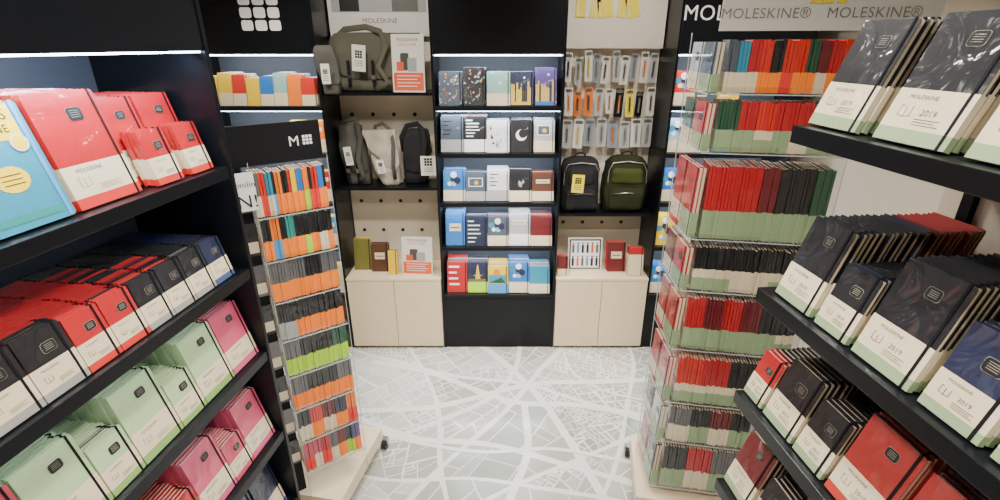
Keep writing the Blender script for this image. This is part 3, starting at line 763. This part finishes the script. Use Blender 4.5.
def messenger(x,y,z,w,h,d,fab,label,tag=None,yaw=0,strap=True,buck=True,sag=0):
    f=FAB[fab]; k=dict(wob=.022,sub=4,seed=x*5,n=56)
    P=[one('messenger_bag',lambda m:m.loft([(0,-sag,0,w*.42,d*.30),(.008,-sag,0,w*.46,d*.38),(h*.5,-sag*.3,0,w*.48,d*.34),(h*.88,sag,.004,w*.46,d*.26),(h,sag*1.3,.006,w*.40,d*.16)],f,e=5,**k))]
    P.append(one('flap',lambda m:m.loft([(h*.22,.02-sag,-d*.36,w*.28,d*.05),(h*.28,.012-sag,-d*.37,w*.42,d*.07),(h*.5,-sag*.3,-d*.36,w*.48,d*.08),(h*.7,sag*.4,-d*.32,w*.49,d*.10),(h*.92,sag,-d*.18,w*.48,d*.16),(h*1.01,sag*1.3,-.0,w*.44,d*.2),(h*1.03,sag*1.3,0,w*.36,d*.12)],f,e=4.5,**k)))
    if strap: P.append(one('shoulder_strap',lambda m:m.tube([(-w*.46,0,h*.6),(-w*.52,0,h*.88),(-w*.30,.0,h*1.08),(.02,-.01,h*1.12),(w*.3,-.05,h*1.04),(w*.40,-d*.62,h*.8),(w*.26,-d*.72,h*.45),(w*.40,-d*.66,h*.18),(w*.2,-d*.62,h*.04)],.018,.003,f)))
    if buck:
        for s in (-.25,.14): P.append(one('buckle_strap',lambda m:(m.box(w*s-.010-sag*.5,w*s+.010-sag*.5,-d*.54,-d*.52,h*.08,h*.55,FAB['black']),m.box(w*s-.013-sag*.5,w*s+.013-sag*.5,-d*.57,-d*.54,h*.22,h*.29,METAL))))
    if tag: P.append(tagpart(*tag))
    thing('messenger_bag',P,T((x,y,z+.001))@RZ(yaw),label,'bag')
messenger(-.83,3.32,1.78,.40,.33,.13,'taupe','olive-grey messenger bag with cream tag on black shelf',(-.0,-.105,.27,.085,.15,TAG,5),yaw=-7,sag=-.015)
messenger(-.965,3.33,1.18,.17,.38,.12,'charcoal','dark folded cloth bag with cream tag on black shelf',(-.02,-.095,.26,.05,.12,TAG,-6),yaw=-4,sag=-.012)
messenger(-.560,3.34,1.18,.17,.35,.12,'ash','near-black folded bag with square white logo tag on shelf',(.085,-.10,.20,.10,.13,TAG,0),yaw=3,buck=False,sag=.014)
def tote(x,y,z,w,h,d,fab,label,yaw=0,sd=0,tag=None):
    f=FAB[fab]; k=dict(wob=.034,sub=5,seed=sd,n=56)
    P=[one('tote_bag',lambda m:m.loft([(0,.03,0,w*.30,d*.3),(.01,.03,0,w*.36,d*.36),(h*.25,.018,-.005,w*.43,d*.40),(h*.5,-.004,.0,w*.46,d*.34),(h*.85,-.02,.004,w*.50,d*.20),(h,-.01,.005,w*.45,d*.10)],f,e=4,**k))]
    P.append(one('folded_flap',lambda m:m.loft([(h*.30,.06,-d*.42,w*.10,.006),(h*.42,.03,-d*.42,w*.30,.008),(h*.62,.005,-d*.38,w*.46,.010),(h*.9,-.02,-d*.22,w*.51,.014),(h*1.0,-.015,-d*.1,w*.46,.014)],f,e=4.5,**k)))
    P.append(one('strap',lambda m:m.tube([(-.06,.02,h*.92),(-.05,.02,h+.02),(0,.02,h+.035),(.05,0,h*.98),(.065,-d*.55,h*.75),(.055,-d*.70,h*.4),(.06,-d*.6,h*.12)],.012,.003,FAB['charcoal'])))
    P.append(tagpart(*(tag or (-.03,-d*.75,h*.5,.05,.09,TAG,-8))))
    thing('tote_bag',P,T((x,y,z+.001))@RZ(yaw),label,'bag')
tote(-.762,3.31,1.18,.20,.36,.12,'stone','pale stone folded cloth bag with dark strap on black shelf',yaw=6,sd=3)
messenger(-1.0,3.10,1.78,.11,.26,.08,'charcoal','small dark pouch with cream tag beside the olive-grey bag',(.0,-.065,.17,.05,.11,TAG,0),strap=False,buck=False,sag=-.01)

# ---------------- posters ----------------
def poster(x,y,z,w,h,art,label,lean=8,yaw=0):
    P=[one('board',lambda m:m.prism(rrect(-w/2,w/2,0,h,.004),0,.006,TAG))]
    P.append(one('printed_art',art))
    P.append(one('easel_leg',lambda m:m.add([(-.03,.006,h*.7),(.03,.006,h*.7),(.03,.05,.010),(-.03,.05,.010)],[(0,1,2,3)],BLACKM)))
    thing('display_card',P,T((x,y,z+.002))@RZ(yaw)@RX(-lean),label,'sign')
RD=mat('poster_red',(.70,.10,.03),.5)
def art1(w,h):
    def f(m):
        y=-.0006
        m.rect(-w*.46,w*.46,h*.03,h*.34,y,RD)
        m.text('MOLESKINE',0,h*.88,w*.12,y,INK); m.text('DISCOVER',0,h*.80,w*.11,y,RD)
        m.flat(rrect(-w*.24,w*.02,h*.38,h*.68,.01),y-.0001,FAB['charcoal']); m.flat(rrect(-w*.02,w*.26,h*.36,h*.60,.008),y-.0004,GREYB)
        m.flat(rrect(-w*.36,-w*.14,h*.37,h*.53,.006),y-.0006,RD)
        for q in range(4): m.box(-w*.36,w*(.36-.1*(q%2)),y-.0005,y-.0001,h*(.28-.06*q),h*(.28-.06*q)+.004,WHITE)
    return f
poster(-.555,3.20,1.78,.20,.33,art1(.20,.33),'upright white and red advertising card beside the olive-grey bag',yaw=-6,lean=5)
poster(-.575,3.17,.562,.215,.27,art1(.215,.27),'white and red advertising card on maple cabinet',yaw=-4)
def art2(m):
    y=-.0006;w,h=.24,.24
    m.rect(-w*.46,w*.46,h*.05,h*.95,y,C('black')); m.rect(-w*.42,w*.42,h*.09,h*.91,y-.0004,WHITE)
    cs=[INK,RD,GINK,BLUEB,INK]
    for r in range(2):
        for i in range(6):
            cx=-w*.35+i*w*.14; z0=h*(.14+.40*r)
            m.flat(rrect(cx-.008,cx+.008,z0,z0+.06,.004),y-.0008,cs[(i+r*2)%5]); m.disc(cx,z0+.069,.007,y-.0008,cs[(i+r)%5],10)
poster(.60,3.24,.562,.24,.24,art2,'framed card printed with small figure silhouettes on maple cabinet')
g='notebooks on the maple cabinets'
stack(I4,.82,3.22,.562,.125,.21,.016,3,['maroon','red','red'],10,g,band=None,bf=.3,det=1,where='maple cabinet',art='label')
stack(I4,.94,3.15,.562,.10,.20,.014,3,['red','red','brown'],10,g,band='ivory',bf=.75,det=1,where='maple cabinet')
stack(I4,.435,3.15,.562,.07,.14,.014,3,['maroon','red','scarlet'],10,g,band='ivory',bf=.35,det=1,where='maple cabinet')
stack(I4,-.975,3.25,.562,.12,.22,.014,3,['olive','olive','yellow'],10,g,band=None,det=1,where='maple cabinet')
stack(I4,-.845,3.22,.562,.12,.20,.014,3,['brown','black','maroon'],10,g,band=None,det=1,where='maple cabinet',art='label')
stack(I4,-.745,3.17,.562,.065,.17,.012,2,['yellow','olive'],10,g,band=None,det=1,where='maple cabinet')

# ---------------- emit notebooks: 300 largest as objects, the rest as one ----------------
BOOKS.sort(key=lambda b:-b[0])
for sc_,P,M,grp,lab in BOOKS[:300]: thing('notebook',P,M,lab,'notebook',grp)
m=MB()
for sc_,P,M,grp,lab in BOOKS[300:]:
    for p in P: m.addmesh(p[1],M)
o=obj('notebooks',m.build('notebooks'),I4); o['kind']='stuff'; o['label']='remaining tightly packed notebooks filling the shelves and acrylic towers'; o['category']='notebooks'
print('books',len(BOOKS))

# ---------------- lights ----------------
def downlight(x,y,power,ang=110,soft=.05,tilt=0):
    P=[one('housing',lambda m:m.cyl((0,0,.02),.07,.04,'Z',WHITE,n=28)),one('lens',lambda m:m.cyl((0,0,-.003),.05,.006,'Z',LEDW,n=28))]
    thing('ceiling_lamp',P,T((x,y,2.808)),'round white recessed ceiling lamp','ceiling lamp','ceiling lamps')
    ld=bpy.data.lights.new('downlight','SPOT'); ld.spot_size=math.radians(ang); ld.spot_blend=.7; ld.shadow_soft_size=soft; ld.energy=power; ld.color=(1,.94,.86)
    o=bpy.data.objects.new('downlight',ld); COL.objects.link(o); o.location=(x,y,2.795); o.rotation_euler=(math.radians(tilt),0,0)
for x in (-.40,.40):
    downlight(x,-.3,125,140); downlight(x,.8,125,140)
downlight(-.35,1.9,140,130,.10); downlight(.35,1.9,140,130,.10); downlight(.10,2.74,280,48,.10); downlight(-1.3,2.55,90); downlight(1.35,2.55,110)
downlight(-.74,2.35,90,75,.06,42); downlight(.70,2.35,90,75,.06,42)  # added fill: both lamps and fittings invented, tilted to brighten the back bays
ld=bpy.data.lights.new('strip_light','AREA'); ld.shape='RECTANGLE'; ld.size=1.3; ld.size_y=.02; ld.energy=10; ld.color=(.74,.86,1)
o=bpy.data.objects.new('strip_light',ld); COL.objects.link(o); o.matrix_world=FLU@T((-.675,.03,2.026))@RX(40)
w=bpy.data.worlds.new('w'); S.world=w; w.use_nodes=True; w.node_tree.nodes['Background'].inputs[0].default_value=(.8,.85,.9,1); w.node_tree.nodes['Background'].inputs[1].default_value=.4

cam=bpy.data.cameras.new('camera'); cam.lens=18; cam.sensor_width=36; cam.clip_start=.02
co=bpy.data.objects.new('camera',cam); COL.objects.link(co); co.location=(0,0,2.05); co.rotation_euler=(math.radians(90-22.3),0,0)
S.camera=co
